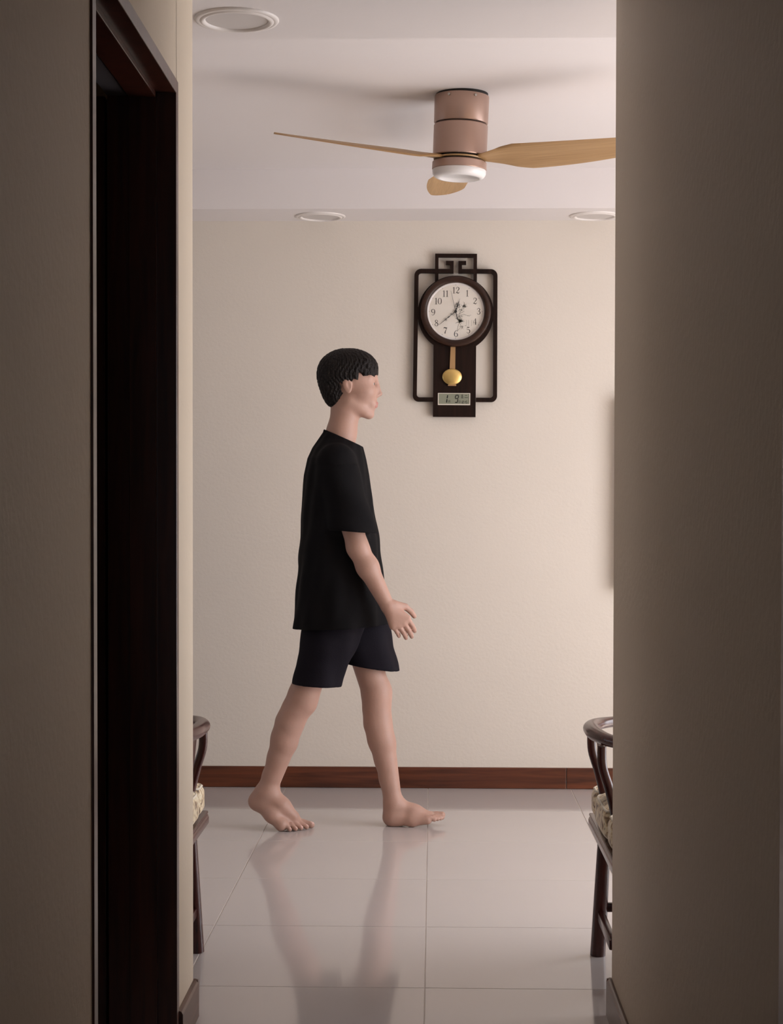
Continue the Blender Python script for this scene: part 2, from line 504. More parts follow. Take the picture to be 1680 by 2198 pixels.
# ------------------------------------------------------------------ ceiling fan
fan = empty('ceiling_fan', (.092, 5.555, TRAY), (math.radians(.3), math.radians(2.0), 0))
tag(fan, 'copper ceiling fan with three light wood blades and a round opal lamp', 'ceiling fan')
R0 = .0885
MB().lathe([(R0 * .97, .004), (R0 * .97, -.006), (R0 * .90, -.008), (0, -.008)], 96, caps=False).build('ceiling_plate', M['gap'], fan, auto=40)
MB().lathe([(.07, -.008), (R0 + .001, -.0075), (R0 + .0015, -.011), (R0 + .0005, -.093), (R0 - .0015, -.0965), (R0 - .005, -.098), (.07, -.098)], 96).build('canopy', M['copper'], fan, auto=35)
MB().lathe([(R0 - .006, -.097), (R0 - .006, -.102)], 96).build('shadow_gap', M['gap'], fan, auto=35)
MB().lathe([(.07, -.1005), (R0 - .0025, -.101), (R0 + .0005, -.104), (R0 + .0005, -.202), (R0 - .0015, -.2045), (.07, -.205)], 96).build('motor_housing', M['copper'], fan, auto=35)
MB().lathe([(R0 - .012, -.204), (R0 - .012, -.222)], 96).build('rotor', M['gap'], fan, auto=35)
MB().lathe([(.07, -.2205), (R0 - .002, -.221), (R0 + .001, -.224), (R0 + .0015, -.246), (R0 - .001, -.2485), (.07, -.249)], 96).build('lamp_ring', M['copper'], fan, auto=35)
MB().lathe([(R0 - .002, -.246), (R0 + .0003, -.251), (R0 - .001, -.262), (R0 - .006, -.270), (R0 - .014, -.2745),
            (R0 - .024, -.2755), (R0 - .0255, -.2735), (0, -.274)], 96, caps=False).build('lamp_diffuser', M['opal'], fan, auto=60)
MB().lathe([(.05, -.2105), (R0 - .003, -.2105), (R0 - .002, -.213), (R0 - .003, -.2155), (.05, -.2155)], 96).build('blade_ring', M['blade'], fan, auto=35)
for a in (-118, -62):
    an = math.radians(a)
    s = MB().lathe([(0, -.0045), (.0042, -.004), (.0042, 0)], 16, axis='y').build('screw', M['steel'], fan, auto=30)
    s.location = (math.cos(an) * (R0 + .001), math.sin(an) * (R0 + .001), -.018)
    s.rotation_euler = (0, 0, an + PI / 2)

def blade_mesh():
    NS, NC = 60, 12
    vs = []; fs = []
    def wid(t):
        root = .026 + (.084 - .026) * min(1, max(0, (t - .05) / .25)) ** .8
        tip = 1 - .36 * max(0, (t - .3) / .7) ** 2
        end = math.sqrt(max(0, 1 - max(0, (t - .88) / .12) ** 2))
        return max(.0005, root * tip * max(end, .02))
    L0, L1 = .045, .655
    for i in range(NS + 1):
        t = i / NS
        if t > .8: t = .8 + .2 * math.sin((i / NS - .8) / .2 * PI / 2)
        r = L0 + (L1 - L0) * t; w = wid(t)
        pit = math.radians(2 + 16 * min(1, t / .22) - 5 * t)
        cen = .012 * math.sin(PI * t)
        zz = -.004 * math.sin(PI * t) + .002 * t * t
        for s in (1, -1):
            for k in range(NC + 1):
                c = -1 + 2 * k / NC
                th = (.0042 * (1 - t) + .0022) * math.sqrt(max(0, 1 - c ** 4)) + .0002
                cam_ = -.004 * (1 - c * c)
                y = w * c
                h = s * th - cam_
                vs.append((r, cen + y * math.cos(pit) - h * math.sin(pit), -y * math.sin(pit) + h * math.cos(pit) + zz))
    m = 2 * (NC + 1)
    for i in range(NS):
        for k in range(NC):
            a = i * m + k
            fs.append((a, a + m, a + m + 1, a + 1))
            b = a + NC + 1
            fs.append((b, b + 1, b + m + 1, b + m))
        a = i * m
        fs.append((a, a + NC + 1, a + m + NC + 1, a + m))
        a = i * m + NC; fs.append((a, a + m, a + m + NC + 1, a + NC + 1))
    for i in (0, NS):
        for k in range(NC):
            a = i * m + k
            fs.append((a, a + 1, a + NC + 2, a + NC + 1))
    return MB().add(vs, fs)
bme = blade_mesh().mesh('blade'); bme.materials.append(M['blade'])
bme.polygons.foreach_set('use_smooth', [True] * len(bme.polygons)); bme.set_sharp_from_angle(angle=math.radians(50))
for a in (207, 330, 93):
    o = bpy.data.objects.new('blade', bme); COL.objects.link(o); o.parent = fan
    o.location = (0, 0, -.213); o.rotation_euler = (0, 0, math.radians(a))

# ------------------------------------------------------------------ wall clock
K = 1 / 2803.0
def cp(x, y): return ((x - 748) * K, (835 - y) * K)
clock = empty('pendulum_clock', (.0915 + .0005, WALL_Y - .002, 1.198 + (1082 - 671.9) / 510.0), (0, math.radians(.35), 0))
tag(clock, 'dark wooden pendulum wall clock with openwork frame and small date display', 'clock')
def arc(cx, cy, r, a0, a1, n=8):
    return [(cx + r * math.cos(math.radians(a0 + (a1 - a0) * i / n)), cy - r * math.sin(math.radians(a0 + (a1 - a0) * i / n))) for i in range(n + 1)]
def rrect(x0, y0, x1, y1, r):
    return arc(x1 - r, y0 + r, r, 0, 90) + arc(x0 + r, y0 + r, r, 90, 180) + arc(x0 + r, y1 - r, r, 180, 270) + arc(x1 - r, y1 - r, r, 270, 360)
YB, YF = -.006, -.024
fr = MB()
C = lambda pts: [cp(*p) for p in pts]
# the loop is open at the top between the two hooks : left half and right half
def half(sg):
    q = lambda pts: [cp(748 + sg * (748 - x), y) if sg > 0 else cp(x, y) for x, y in pts]
    def mir(pts): return [(748 + (748 - x) if sg > 0 else x, y) for x, y in pts]
    outer = [(720, 335)] + arc(262 + 78, 335 + 78, 78, 90, 180) + arc(262 - 8 + 70, 1888 - 70, 70, 180, 270) + [(500, 1888)]
    inner = [(720, 385)] + arc(311 + 30, 385 + 30, 30, 90, 180) + arc(311 - 10 + 35, 1838 - 35, 35, 180, 270) + [(500, 1838)]
    o_, i_ = C(mir(outer)), C(mir(inner))
    n = len(o_)
    vs = [(x, YF, z) for x, z in o_] + [(x, YF, z) for x, z in i_] + [(x, YB, z) for x, z in o_] + [(x, YB, z) for x, z in i_]
    fs = []
    for i in range(n - 1):
        j = i + 1
        fs += [(i, j, n + j, n + i), (2 * n + i, 3 * n + i, 3 * n + j, 2 * n + j), (i, 2 * n + i, 2 * n + j, j), (n + i, n + j, 3 * n + j, 3 * n + i)]
    fs += [(0, n, 3 * n, 2 * n), (n - 1, 3 * n - 1, 4 * n - 1, 2 * n - 1)]
    fr.add(vs, fs)
    hook = [(720, 386), (720, 240), (630, 240), (630, 284), (678, 284), (678, 386)]
    fr.prism(C(mir(hook)), YF - .0003, YB)
    side = [(503, 157), (543, 157), (543, 520), (503, 520)]
    fr.prism(C(mir(side)), YF - .0005, YB)
half(-1); half(1)
fr.prism(C([(503, 157), (993, 157), (993, 200), (503, 200)]), YF - .0008, YB)
fr.build('openwork_frame', M['clockwood'], clock, auto=30)
pl = MB()
pl.prism(C(arc(748, 858, 445, 0, 360, 72)[:-1]), YF - .001, YB - .001)
pl.prism(C([(492, 1190), (992, 1190), (992, 2065), (492, 2065)]), YF - .0015, YB)
pl.build('back_plate', M['clockwood'], clock, auto=30)
r_o, r_i = 415 * K, 337 * K
MB().lathe([(r_o - .002, YF + .001), (r_o, YF - .003), (r_o, -.043), (r_o - .003, -.049), (r_o - .010, -.052), (r_i + .006, -.0505),
            (r_i + .001, -.047), (r_i, -.044), (r_i, -.034), (r_i, YF + .001)], 128, axis='y', caps=False).build('bezel', M['bezelwood'], clock, auto=40)
dial = MB().lathe([(r_i + .001, -.030), (r_i + .001, -.0340), (0, -.0340)], 96, axis='y', caps=False).build('dial', M['dial'], clock, auto=40)
MB().lathe([(r_i - .001, -.034), (r_i - .0015, -.0368), (r_i - .007, -.0358), (r_i - .0085, -.0342)], 96, axis='y', caps=False).build('dial_rim', M['white'], clock, auto=50)

# stroke numerals : list of strokes, each a list of (x, y, width)
DG = {
 '0': [[(.30, .98, .03), (.12, .85, .07), (.05, .5, .09), (.12, .15, .07), (.30, .02, .03), (.48, .15, .07), (.55, .5, .09), (.48, .85, .07), (.30, .98, .03)]],
 '1': [[(.30, .99, .09), (.30, .5, .09), (.30, .02, .09)], [(.10, .86, .03), (.20, .88, .035), (.30, .97, .05)], [(.12, .018, .035), (.3, .018, .035), (.48, .018, .035)]],
 '2': [[(.10, .73, .12), (.12, .76, .12)], [(.09, .78, .05), (.16, .94, .045), (.32, .98, .05), (.50, .86, .09), (.50, .66, .09), (.33, .42, .06), (.10, .14, .04), (.05, .03, .03)], [(.06, .08, .04), (.2, .14, .08), (.38, .05, .10), (.52, .10, .05), (.56, .26, .03)]],
 '3': [[(.10, .78, .11), (.12, .80, .11)], [(.10, .84, .04), (.26, .98, .045), (.46, .88, .085), (.46, .66, .08), (.30, .54, .04), (.22, .53, .035)], [(.30, .54, .035), (.50, .44, .08), (.54, .24, .10), (.42, .05, .06), (.22, .02, .045), (.08, .16, .04)], [(.10, .20, .11), (.12, .22, .11)]],
 '4': [[(.42, .98, .05), (.42, .5, .10), (.42, .02, .10)], [(.42, .98, .03), (.22, .62, .03), (.04, .28, .03)], [(.04, .28, .035), (.3, .28, .035), (.60, .28, .035)], [(.27, .018, .03), (.42, .018, .03), (.57, .018, .03)]],
 '5': [[(.14, .97, .09), (.3, .93, .11), (.50, .95, .05)], [(.13, .98, .03), (.12, .75, .03), (.10, .52, .03)], [(.10, .52, .03), (.28, .62, .05), (.48, .52, .09), (.54, .30, .10), (.44, .08, .07), (.24, .02, .045), (.08, .14, .04)], [(.09, .18, .10), (.11, .20, .10)]],
 '6': [[(.50, .82, .09), (.48, .84, .09)], [(.50, .90, .035), (.36, .98, .04), (.18, .86, .06), (.06, .55, .09), (.07, .25, .09), (.20, .04, .05), (.36, .02, .05), (.52, .16, .085), (.52, .42, .085), (.36, .58, .045), (.20, .54, .035), (.08, .38, .03)]],
 '7': [[(.05, .92, .07), (.2, .95, .12), (.38, .88, .12), (.56, .95, .04)], [(.04, .99, .03), (.04, .85, .03), (.05, .72, .03)], [(.56, .95, .03), (.42, .62, .05), (.28, .35, .08), (.24, .02, .12)]],
 '8': [[(.30, .98, .04), (.12, .88, .07), (.13, .68, .08), (.30, .55, .07), (.48, .40, .09), (.52, .20, .08), (.40, .04, .05), (.28, .02, .045), (.10, .12, .06), (.08, .30, .06), (.24, .50, .04), (.44, .66, .05), (.46, .84, .06), (.30, .98, .04)]],
 '9': [[(.10, .18, .09), (.12, .16, .09)], [(.10, .10, .035), (.24, .02, .04), (.42, .14, .06), (.54, .45, .09), (.53, .75, .09), (.40, .96, .05), (.24, .98, .05), (.08, .84, .085), (.08, .58, .085), (.24, .42, .045), (.40, .46, .035), (.52, .62, .03)]],
}
def stroke(mb, pts, y, sub=6):
    """flat ribbon of varying width in x,z"""
    P = spline([(a, b, w) for a, b, w in pts], sub); n = len(P)
    vs = []; fs = []
    for i in range(n):
        t = P[min(i + 1, n - 1)] - P[max(i - 1, 0)]; t = Vector((t.x, t.y)); t.normalize()
        nx, nz = -t.y, t.x; w = max(P[i].z, 1e-5) / 2
        vs += [(P[i].x + nx * w, y, P[i].y + nz * w), (P[i].x - nx * w, y, P[i].y - nz * w)]
    for i in range(n - 1):
        fs.append((2 * i, 2 * i + 1, 2 * i + 3, 2 * i + 2))
    mb.add(vs, fs)
    return mb
def numeral(mb, txt, cx, cz, h, y):
    adv = {'1': .42}
    ws = [(.5 if c == '1' else .66) for c in txt]
    x = cx - sum(ws) * h / 2
    for c, w in zip(txt, ws):
        off = (-.05 if c == '1' else .03)
        for st in DG[c]:
            stroke(mb, [(x + (a + off) * h, cz - h / 2 + b * h, wd * h * 1.35) for a, b, wd in st], y)
        x += w * h
npos = {'12': (750, 587), '1': (883, 622), '2': (972, 711), '3': (1015, 832), '4': (973, 950), '5': (897, 1052), '6': (754, 1093),
        '7': (630, 1057), '8': (525, 970), '9': (485, 845), '10': (543, 715), '11': (628, 627)}
for t, (px, py) in npos.items():
    nm = MB(); a, b = cp(px, py); numeral(nm, t, a, b, 74 * K, -.0343); nm.build('numeral', M['ink'], clock)
nums = MB()
for k in range(12):
    an = k * PI / 6; r = 312 * K
    nums.lathe([(.0, -.0343), (4.5 * K, -.0343)], 8, axis='y', cx=r * math.sin(an), cz=r * math.cos(an), caps=False)
tag(nums.build('hour_dots', M['ink'], clock), kind='stuff')
rg = MB()
for r in (322, 326.5):
    rg.lathe([(r * K, -.0342), ((r + 1.6) * K, -.0342)], 96, axis='y', caps=False)
rg.build('dial_ring_line', M['inks'], clock)

# ink orchid spray printed on the dial
pr = MB()
rnd = random.Random(12)
def leafline(x0, y0, ang, ln, w, curl):
    pts = []
    for i in range(4):
        t = i / 3; a = math.radians(ang + curl * t)
        x0 += math.cos(a) * ln / 4 * (i > 0) * 1.33; y0 -= math.sin(a) * ln / 4 * (i > 0) * 1.33
        z = cp(x0, y0); pts.append((z[0], z[1], w * K * (1.0 - .85 * t)))
    stroke(pr, pts, -.03425, 3)
stem = [(768, 1058), (776, 1010), (790, 960), (782, 900), (792, 860), (818, 810), (835, 775), (848, 735)]
for i in range(len(stem) - 1):
    a, b = cp(*stem[i]), cp(*stem[i + 1]); stroke(pr, [(a[0], a[1], 4 * K), (b[0], b[1], 3 * K)], -.03425, 1)
for pts in ([(790, 960), (815, 1010), (838, 1040)], [(782, 885), (840, 868), (880, 880), (912, 888)], [(792, 860), (815, 850), (850, 830)], [(770, 1060), (800, 1030), (812, 1010)]):
    for i in range(len(pts) - 1):
        a, b = cp(*pts[i]), cp(*pts[i + 1]); stroke(pr, [(a[0], a[1], 4 * K), (b[0], b[1], 2.5 * K)], -.03425, 1)
for cx, cy, n, ln, w in ((800, 950, 30, 42, 8), (845, 778, 17, 36, 7), (808, 822, 9, 28, 4), (822, 1018, 8, 24, 5), (780, 905, 8, 26, 4), (905, 884, 5, 15, 3), (815, 885, 6, 26, 3.5), (850, 738, 4, 16, 3), (776, 880, 5, 22, 3)):
    for _ in range(n):
        leafline(cx + rnd.uniform(-16, 16), cy + rnd.uniform(-12, 12), rnd.uniform(-60, 200), rnd.uniform(.5, 1.1) * ln, w, rnd.uniform(-70, 70))
pr.build('orchid_print', M['inkg'], clock)
ca = MB()
for cx, y0, n in ((875, 935, 12), (898, 935, 12), (933, 935, 12), (955, 935, 10)):
    for i in range(n):
        a, b = cp(cx + rnd.uniform(-2, 2), y0 + i * 6); ca.box(a - 2.6 * K, a + 2.6 * K, -.0343, -.0340, b - 1.3 * K, b + 1.3 * K)
a, b = cp(862, 1000); ca.box(a - 4 * K, a + 4 * K, -.0343, -.0340, b - 4 * K, b + 4 * K)
ca.build('calligraphy_print', M['inks'], clock)

def hand(name, tip, y, bulges, w0, wt, tail=None, m='black'):
    a, b = cp(*tip); L = math.hypot(a, b); ux, uz = a / L, b / L
    mb = MB()
    pts = [(-(tail or 0), w0)] + [(0, w0)] + bulges + [(1, wt)]
    P = [(ux * L * t, uz * L * t, w * K) for t, w in pts]
    stroke(mb, P, y, 5)
    n0 = len(mb.v)
    stroke(mb, P, y - .0006, 5)
    return mb, ux, uz, L
def eyelet(mb, ux, uz, L, t, r, off, y):
    cx, cz = ux * L * t - uz * off * K, uz * L * t + ux * off * K
    n = 18; o_ = []; i_ = []
    for k in range(n):
        q = 2 * PI * k / n
        o_.append((cx + r * K * math.cos(q), cz + r * K * math.sin(q))); i_.append((cx + (r - 4) * K * math.cos(q), cz + (r - 4) * K * math.sin(q)))
    mb.ring_prism(o_, i_, y - .0006, y)
mb, ux, uz, L = hand('m', (555, 993), -.0385, [(.3, 5), (.42, 12), (.5, 5), (.62, 7), (.66, 5), (.8, 5)], 9, 2.5)
eyelet(mb, ux, uz, L, .17, 12, 8, -.0385); eyelet(mb, ux, uz, L, .60, 13, 4, -.0385); eyelet(mb, ux, uz, L, .24, 9, -7, -.0385)
mb.build('minute_hand', M['black'], clock)
mb, ux, uz, L = hand('h', (797, 686), -.0372, [(.3, 8), (.55, 10), (.62, 5), (.72, 9), (.78, 4)], 10, 2)
for t, r, o_ in ((.42, 15, 17), (.42, 15, -17), (.2, 9, 0), (.58, 8, 14), (.58, 8, -14)):
    eyelet(mb, ux, uz, L, t, r, o_, -.0372)
mb.build('hour_hand', M['black'], clock)
mb, ux, uz, L = hand('s', (690, 596), -.0398, [(.3, 4), (.6, 3.5)], 5, 2.5)
stroke(mb, [(0, 0, 7 * K), (-ux * 95 * K, -uz * 95 * K, 11 * K)], -.0398, 2)
mb.build('second_hand', M['black'], clock)
MB().lathe([(0, -.0425), (8 * K, -.0422), (16 * K, -.041), (16 * K, -.034)], 24, axis='y', caps=False).build('hand_cap', M['black'], clock, auto=40)
dome = [(r_i * math.sin(t * PI / 2 * .999) if False else r_i * t, -.0445 - .007 * (1 - t * t)) for t in [i / 14 for i in range(15)]]
MB().lathe(dome, 96, axis='y', caps=False).build('glass_dome', M['glass'], clock, smooth=True)

# pendulum
x0, z0 = cp(722, 1200); x1, z1 = cp(716, 1512)
MB().prism([(x0 - 27 * K, z0), (x0 + 27 * K, z0), (x1 + 33 * K, z1), (x1 - 33 * K, z1)], -.0335, -.031).build('pendulum_rod', M['brassrod'], clock)
bx_, bz_ = cp(713, 1598)
bob = MB().lathe([(0, -.0445), (.012, -.0441), (.022, -.0425), (.0275, -.040), (.0325, -.0375), (.0335, -.036), (.0325, -.0345), (.026, -.032), (0, -.031)], 48, axis='y', caps=False).build('pendulum_bob', M['brass'], clock, auto=40)
bob.location = (bx_, 0, bz_); bob.scale = (1.22, 1, 1)
a, b = cp(665, 1705); c, d = cp(762, 1688)
MB().box(a, c, -.037, -.031, b, d, .001).build('pendulum_nut', M['brassrod'], clock)

# date display
a, b = cp(549, 1927); c, d = cp(927, 1787)
f0 = [(a, b), (c, b), (c, d), (a, d)]; e = 9 * K
f1 = [(a + e, b + e * 1.3), (c - e, b + e * 1.3), (c - e, d - e * .7), (a + e, d - e * .7)]
MB().ring_prism(f0, f1, -.0292, -.0255).build('display_frame', M['lcdframe'], clock)
lcd = MB().box(a + .001, c - .001, -.0272, -.0250, b + .001, d - .001).build('display_screen', M['lcd'], clock)
sg = MB(); YS = -.0275
def seg(x, y, x2, y2, w, mb=None):
    p, q = cp(x, y), cp(x2, y2); stroke(sg, [(p[0], p[1], w * K), (q[0], q[1], w * K)], YS, 1)
seg(663, 1812, 657, 1848, 13); seg(656, 1858, 651, 1898, 13)
sg.build('display_digit', M['black'], clock); sg = MB()
for s in ((758, 1812, 790, 1812), (756, 1816, 751, 1846), (791, 1816, 786, 1846), (752, 1851, 786, 1851), (784, 1858, 778, 1890), (750, 1896, 780, 1896)):
    seg(*s, 11)
def tiny(x, y, strokes, s, w):
    for q in strokes:
        seg(x + q[0] * s, y - q[1] * s, x + q[2] * s, y - q[3] * s, w)
sg.build('display_digit', M['black'], clock); sg = MB()
tiny(668, 1900, [(.2, 0, .28, 1), (.28, 1, .85, 1), (.85, 1, .8, 0), (.28, .68, .82, .68), (.25, .36, .8, .36)], 28, 3)
tiny(788, 1900, [(.2, 0, .2, .95), (.2, .95, .8, .95), (.8, .95, .8, 0), (.2, .5, .8, .5), (.2, 0, .8, 0)], 28, 3)
# weekday characters and number
tiny(822, 1826, [(.2, .55, .2, .95), (.2, .95, .8, .95), (.8, .95, .8, .55), (.2, .75, .8, .75), (.2, .55, .8, .55), (.1, .38, .9, .38), (.2, .2, .8, .2), (.5, .5, .5, .02), (.05, .02, .95, .02)], 23, 2.2)
tiny(822, 1852, [(.0, .85, .55, .85), (.14, 1, .14, .2), (.42, 1, .42, .2), (.0, .22, .55, .22), (.65, .95, .65, .1), (.65, .95, .98, .95), (.98, .95, .98, .0), (.65, .6, .98, .6), (.14, .55, .42, .55)], 23, 2.2)
seg(866, 1812, 892, 1812, 5); seg(860, 1838, 902, 1838, 5)
dd = {'1': [(.5, 0, .55, 1)], '2': [(.1, 1, .7, 1), (.7, 1, .66, .5), (.08, .5, .66, .5), (.08, .5, .04, 0), (.04, 0, .64, 0)],
      '5': [(.1, 1, .7, 1), (.1, 1, .08, .5), (.08, .5, .66, .5), (.66, .5, .62, 0), (.04, 0, .62, 0)]}
for x, ch in ((818, '1'), (834, '2'), (856, '1'), (876, '5')):
    tiny(x, 1905, dd[ch], 27, 4)
seg(855, 1884, 854, 1887, 4); seg(853, 1896, 852, 1899, 4)
tag(sg.build('display_small_characters', M['black'], clock), kind='stuff')

# framed picture on the far wall, just hidden behind the right corridor wall; its shadow falls to the left
pic = empty('framed_picture', (1.20, WALL_Y, 1.24)); tag(pic, 'framed picture on the far wall beyond the right corridor wall', 'picture')
def rct(x, z): return [(-x, -z), (x, -z), (x, z), (-x, z)]
MB().ring_prism(rct(.42, .40), rct(.375, .355), -.058, -.002).build('frame', M['clockwood'], pic)
MB().box(-.376, .376, -.045, -.004, -.356, .356).build('mount', M['dial'], pic)

# ------------------------------------------------------------------ signed-distance modelling (people, cushions)
class Field:
    def __init__(s, lo, hi, h):
        s.lo = np.array(lo, float); s.h = h
        s.n = (np.ceil((np.array(hi) - s.lo) / h) + 1).astype(int)
        s.D = np.full(s.n, .2, np.float32)
        s.ax = [s.lo[i] + h * np.arange(s.n[i]) for i in range(3)]
    def box(s, lo, hi):
        a = np.maximum(0, np.floor((np.array(lo) - s.lo) / s.h).astype(int))
        b = np.minimum(s.n, np.ceil((np.array(hi) - s.lo) / s.h).astype(int) + 1)
        sl = tuple(slice(int(x), int(max(x, y))) for x, y in zip(a, b))
        return sl, (s.ax[0][sl[0]][:, None, None], s.ax[1][sl[1]][None, :, None], s.ax[2][sl[2]][None, None, :])
    def union(s, sl, d, k):
        A = s.D[sl]
        if k > 0:
            h = np.maximum(k - np.abs(A - d), 0) / k
            s.D[sl] = np.minimum(A, d) - h * h * k * .25
        else:
            s.D[sl] = np.minimum(A, d)
    def cut(s, sl, d, k):
        A = s.D[sl]; d = -d
        if k > 0:
            h = np.maximum(k - np.abs(A - d), 0) / k
            s.D[sl] = np.maximum(A, d) + h * h * k * .25
        else:
            s.D[sl] = np.maximum(A, d)
    def cone(s, a, b, ra, rb, k=.01):
        a = np.array(a, float); b = np.array(b, float); m = max(ra, rb) + max(k, .0) + 3 * s.h
        sl, (X, Y, Z) = s.box(np.minimum(a, b) - m, np.maximum(a, b) + m)
        v = b - a; L = max(v @ v, 1e-12)
        t = np.clip(((X - a[0]) * v[0] + (Y - a[1]) * v[1] + (Z - a[2]) * v[2]) / L, 0, 1)
        d = np.sqrt((X - a[0] - t * v[0]) ** 2 + (Y - a[1] - t * v[1]) ** 2 + (Z - a[2] - t * v[2]) ** 2) - (ra + (rb - ra) * t)
        s.union(sl, d.astype(np.float32), k)
    def chain(s, pts, rs, k=.01):
        for i in range(len(pts) - 1):
            s.cone(pts[i], pts[i + 1], rs[i], rs[i + 1], k)
    def ell(s, c, r, k=.01, rot=0., sub=False):
        """ellipsoid, rot = pitch about y in degrees"""
        c = np.array(c, float); r = np.array(r, float); m = r.max() + k + 3 * s.h
        sl, (X, Y, Z) = s.box(c - m, c + m)
        ca, sa = math.cos(math.radians(rot)), math.sin(math.radians(rot))
        x = (X - c[0]) * ca + (Z - c[2]) * sa; z = -(X - c[0]) * sa + (Z - c[2]) * ca; y = Y - c[1]
        k0 = np.sqrt((x / r[0]) ** 2 + (y / r[1]) ** 2 + (z / r[2]) ** 2)
        k1 = np.sqrt((x / r[0] ** 2) ** 2 + (y / r[1] ** 2) ** 2 + (z / r[2] ** 2) ** 2) + 1e-9
        d = (k0 * (k0 - 1) / k1).astype(np.float32)
        (s.cut if sub else s.union)(sl, d, k)
    def mesh(s, name):
        D = s.D; ins = D < 0
        n = D.shape
        def corner(A, i, j, k): return A[i:n[0] - 1 + i, j:n[1] - 1 + j, k:n[2] - 1 + k]
        cnt = sum(corner(ins, i, j, k).astype(np.int8) for i in (0, 1) for j in (0, 1) for k in (0, 1))
        act = (cnt > 0) & (cnt < 8)
        idx = np.argwhere(act)
        num = np.full(act.shape, -1, np.int64); num[act] = np.arange(len(idx))
        P = np.zeros((len(idx), 3)); W = np.zeros(len(idx))
        for a in range(3):
            o1, o2 = [x for x in range(3) if x != a]
            for p in (0, 1):
                for q in (0, 1):
                    c0 = idx.copy(); c0[:, o1] += p; c0[:, o2] += q
                    c1 = c0.copy(); c1[:, a] += 1
                    d0 = D[c0[:, 0], c0[:, 1], c0[:, 2]]; d1 = D[c1[:, 0], c1[:, 1], c1[:, 2]]
                    m = (d0 < 0) != (d1 < 0)
                    t = np.zeros(len(idx)); t[m] = d0[m] / (d0[m] - d1[m])
                    pt = c0.astype(float); pt[:, a] += t
                    P[m] += pt[m]; W[m] += 1
        P /= W[:, None]
        P = s.lo + P * s.h
        quads = []
        for a in range(3):
            o1, o2 = [(1, 2), (2, 0), (0, 1)][a]
            sl0 = [slice(None)] * 3; sl1 = [slice(None)] * 3
            sl0[a] = slice(0, n[a] - 1); sl1[a] = slice(1, n[a])
            A = ins[tuple(sl0)]; B = ins[tuple(sl1)]
            e = np.argwhere(A != B)
            ok = (e[:, o1] > 0) & (e[:, o2] > 0) & (e[:, o1] < n[o1] - 1) & (e[:, o2] < n[o2] - 1)
            e = e[ok]
            flip = A[e[:, 0], e[:, 1], e[:, 2]]
            def at(d1, d2):
                c = e.copy(); c[:, o1] += d1; c[:, o2] += d2
                return num[c[:, 0], c[:, 1], c[:, 2]]
            q = np.stack([at(-1, -1), at(0, -1), at(0, 0), at(-1, 0)], 1)
            q[~flip] = q[~flip][:, ::-1]
            quads.append(q)
        Q = np.concatenate(quads)
        Q = Q[(Q >= 0).all(1)]
        me = bpy.data.meshes.new(name)
        me.vertices.add(len(P)); me.vertices.foreach_set('co', P.ravel())
        me.loops.add(len(Q) * 4); me.loops.foreach_set('vertex_index', Q.ravel())
        me.polygons.add(len(Q)); me.polygons.foreach_set('loop_start', np.arange(0, len(Q) * 4, 4))
        me.polygons.foreach_set('loop_total', np.full(len(Q), 4))
        me.update(calc_edges=True); me.validate()
        me.polygons.foreach_set('use_smooth', [True] * len(me.polygons))
        return me

# ------------------------------------------------------------------ the walking person
PY = 6.17                                    # the person's depth; 1 px of design = PY/3600 m
def W(u, v, dy=0.0):
    return (((u - 929) / 3600.0) * PY, PY + dy, CAM_H - ((v - 1082) / 3600.0) * PY)
px = PY / 3600.0
person = empty('person', (W(735, 0)[0], PY, 0))
tag(person, 'barefoot person with short black hair in black t-shirt and black shorts walking to the right', 'person')
POFF = Vector(person.location)
def plink(name, me, m):
    me.transform(Matrix.Translation(-POFF))
    return link(name, me, m, person)

B = Field((-.74, 5.84, -.012), (.12, 6.50, 1.78), .0034)
# torso and pelvis (under the clothes)
B.chain([W(725, 1000), W(727, 1060), W(731, 1150), W(736, 1230)], [.080, .095, .098, .100], .03)
B.ell(W(725, 1025), (.082, .150, .075), .03)
B.ell(W(736, 1270), (.105, .155, .10), .04)
B.cone(W(725, 1000, -.08), W(727, 1003, -.165), .050, .046, .02)
B.cone(W(725, 1000, .08), W(727, 1003, .165), .050, .046, .02)
# legs : front leg is the left one (far), rear leg the right one (near)
def leg(hip, knee, ankle, side, fwd):
    hip, knee, ankle = map(np.array, (hip, knee, ankle))
    B.chain([hip, hip * .5 + knee * .5, knee], [.072, .063, .051], .02)
    B.cone(knee + np.array([.010, 0, .015]), knee + np.array([.008, 0, -.03]), .044, .040, .03)   # kneecap
    sh = knee * .66 + ankle * .34
    B.chain([knee, knee * .5 + ankle * .5, ankle], [.048, .040, .031], .02)
    d = (ankle - knee); d /= np.linalg.norm(d)
    back = np.array([-1., 0, 0]) - d * (-d[0]); back /= np.linalg.norm(back)
    cf = [(.02, .006, .034), (.16, .014, .037), (.30, .019, .0385), (.46, .017, .035), (.66, .013, .026), (.86, .013, .018), (1.0, .015, .015)]
    B.chain([knee * (1 - t) + ankle * t + back * o for t, o, r_ in cf], [r_ for t, o, r_ in cf], .03)
leg(W(745, 1270, .085), W(806, 1497, .075), W(842, 1708, .06), 1, 1)
leg(W(735, 1270, -.085), W(652, 1492, -.06), W(577, 1696, -.025), -1, -1)
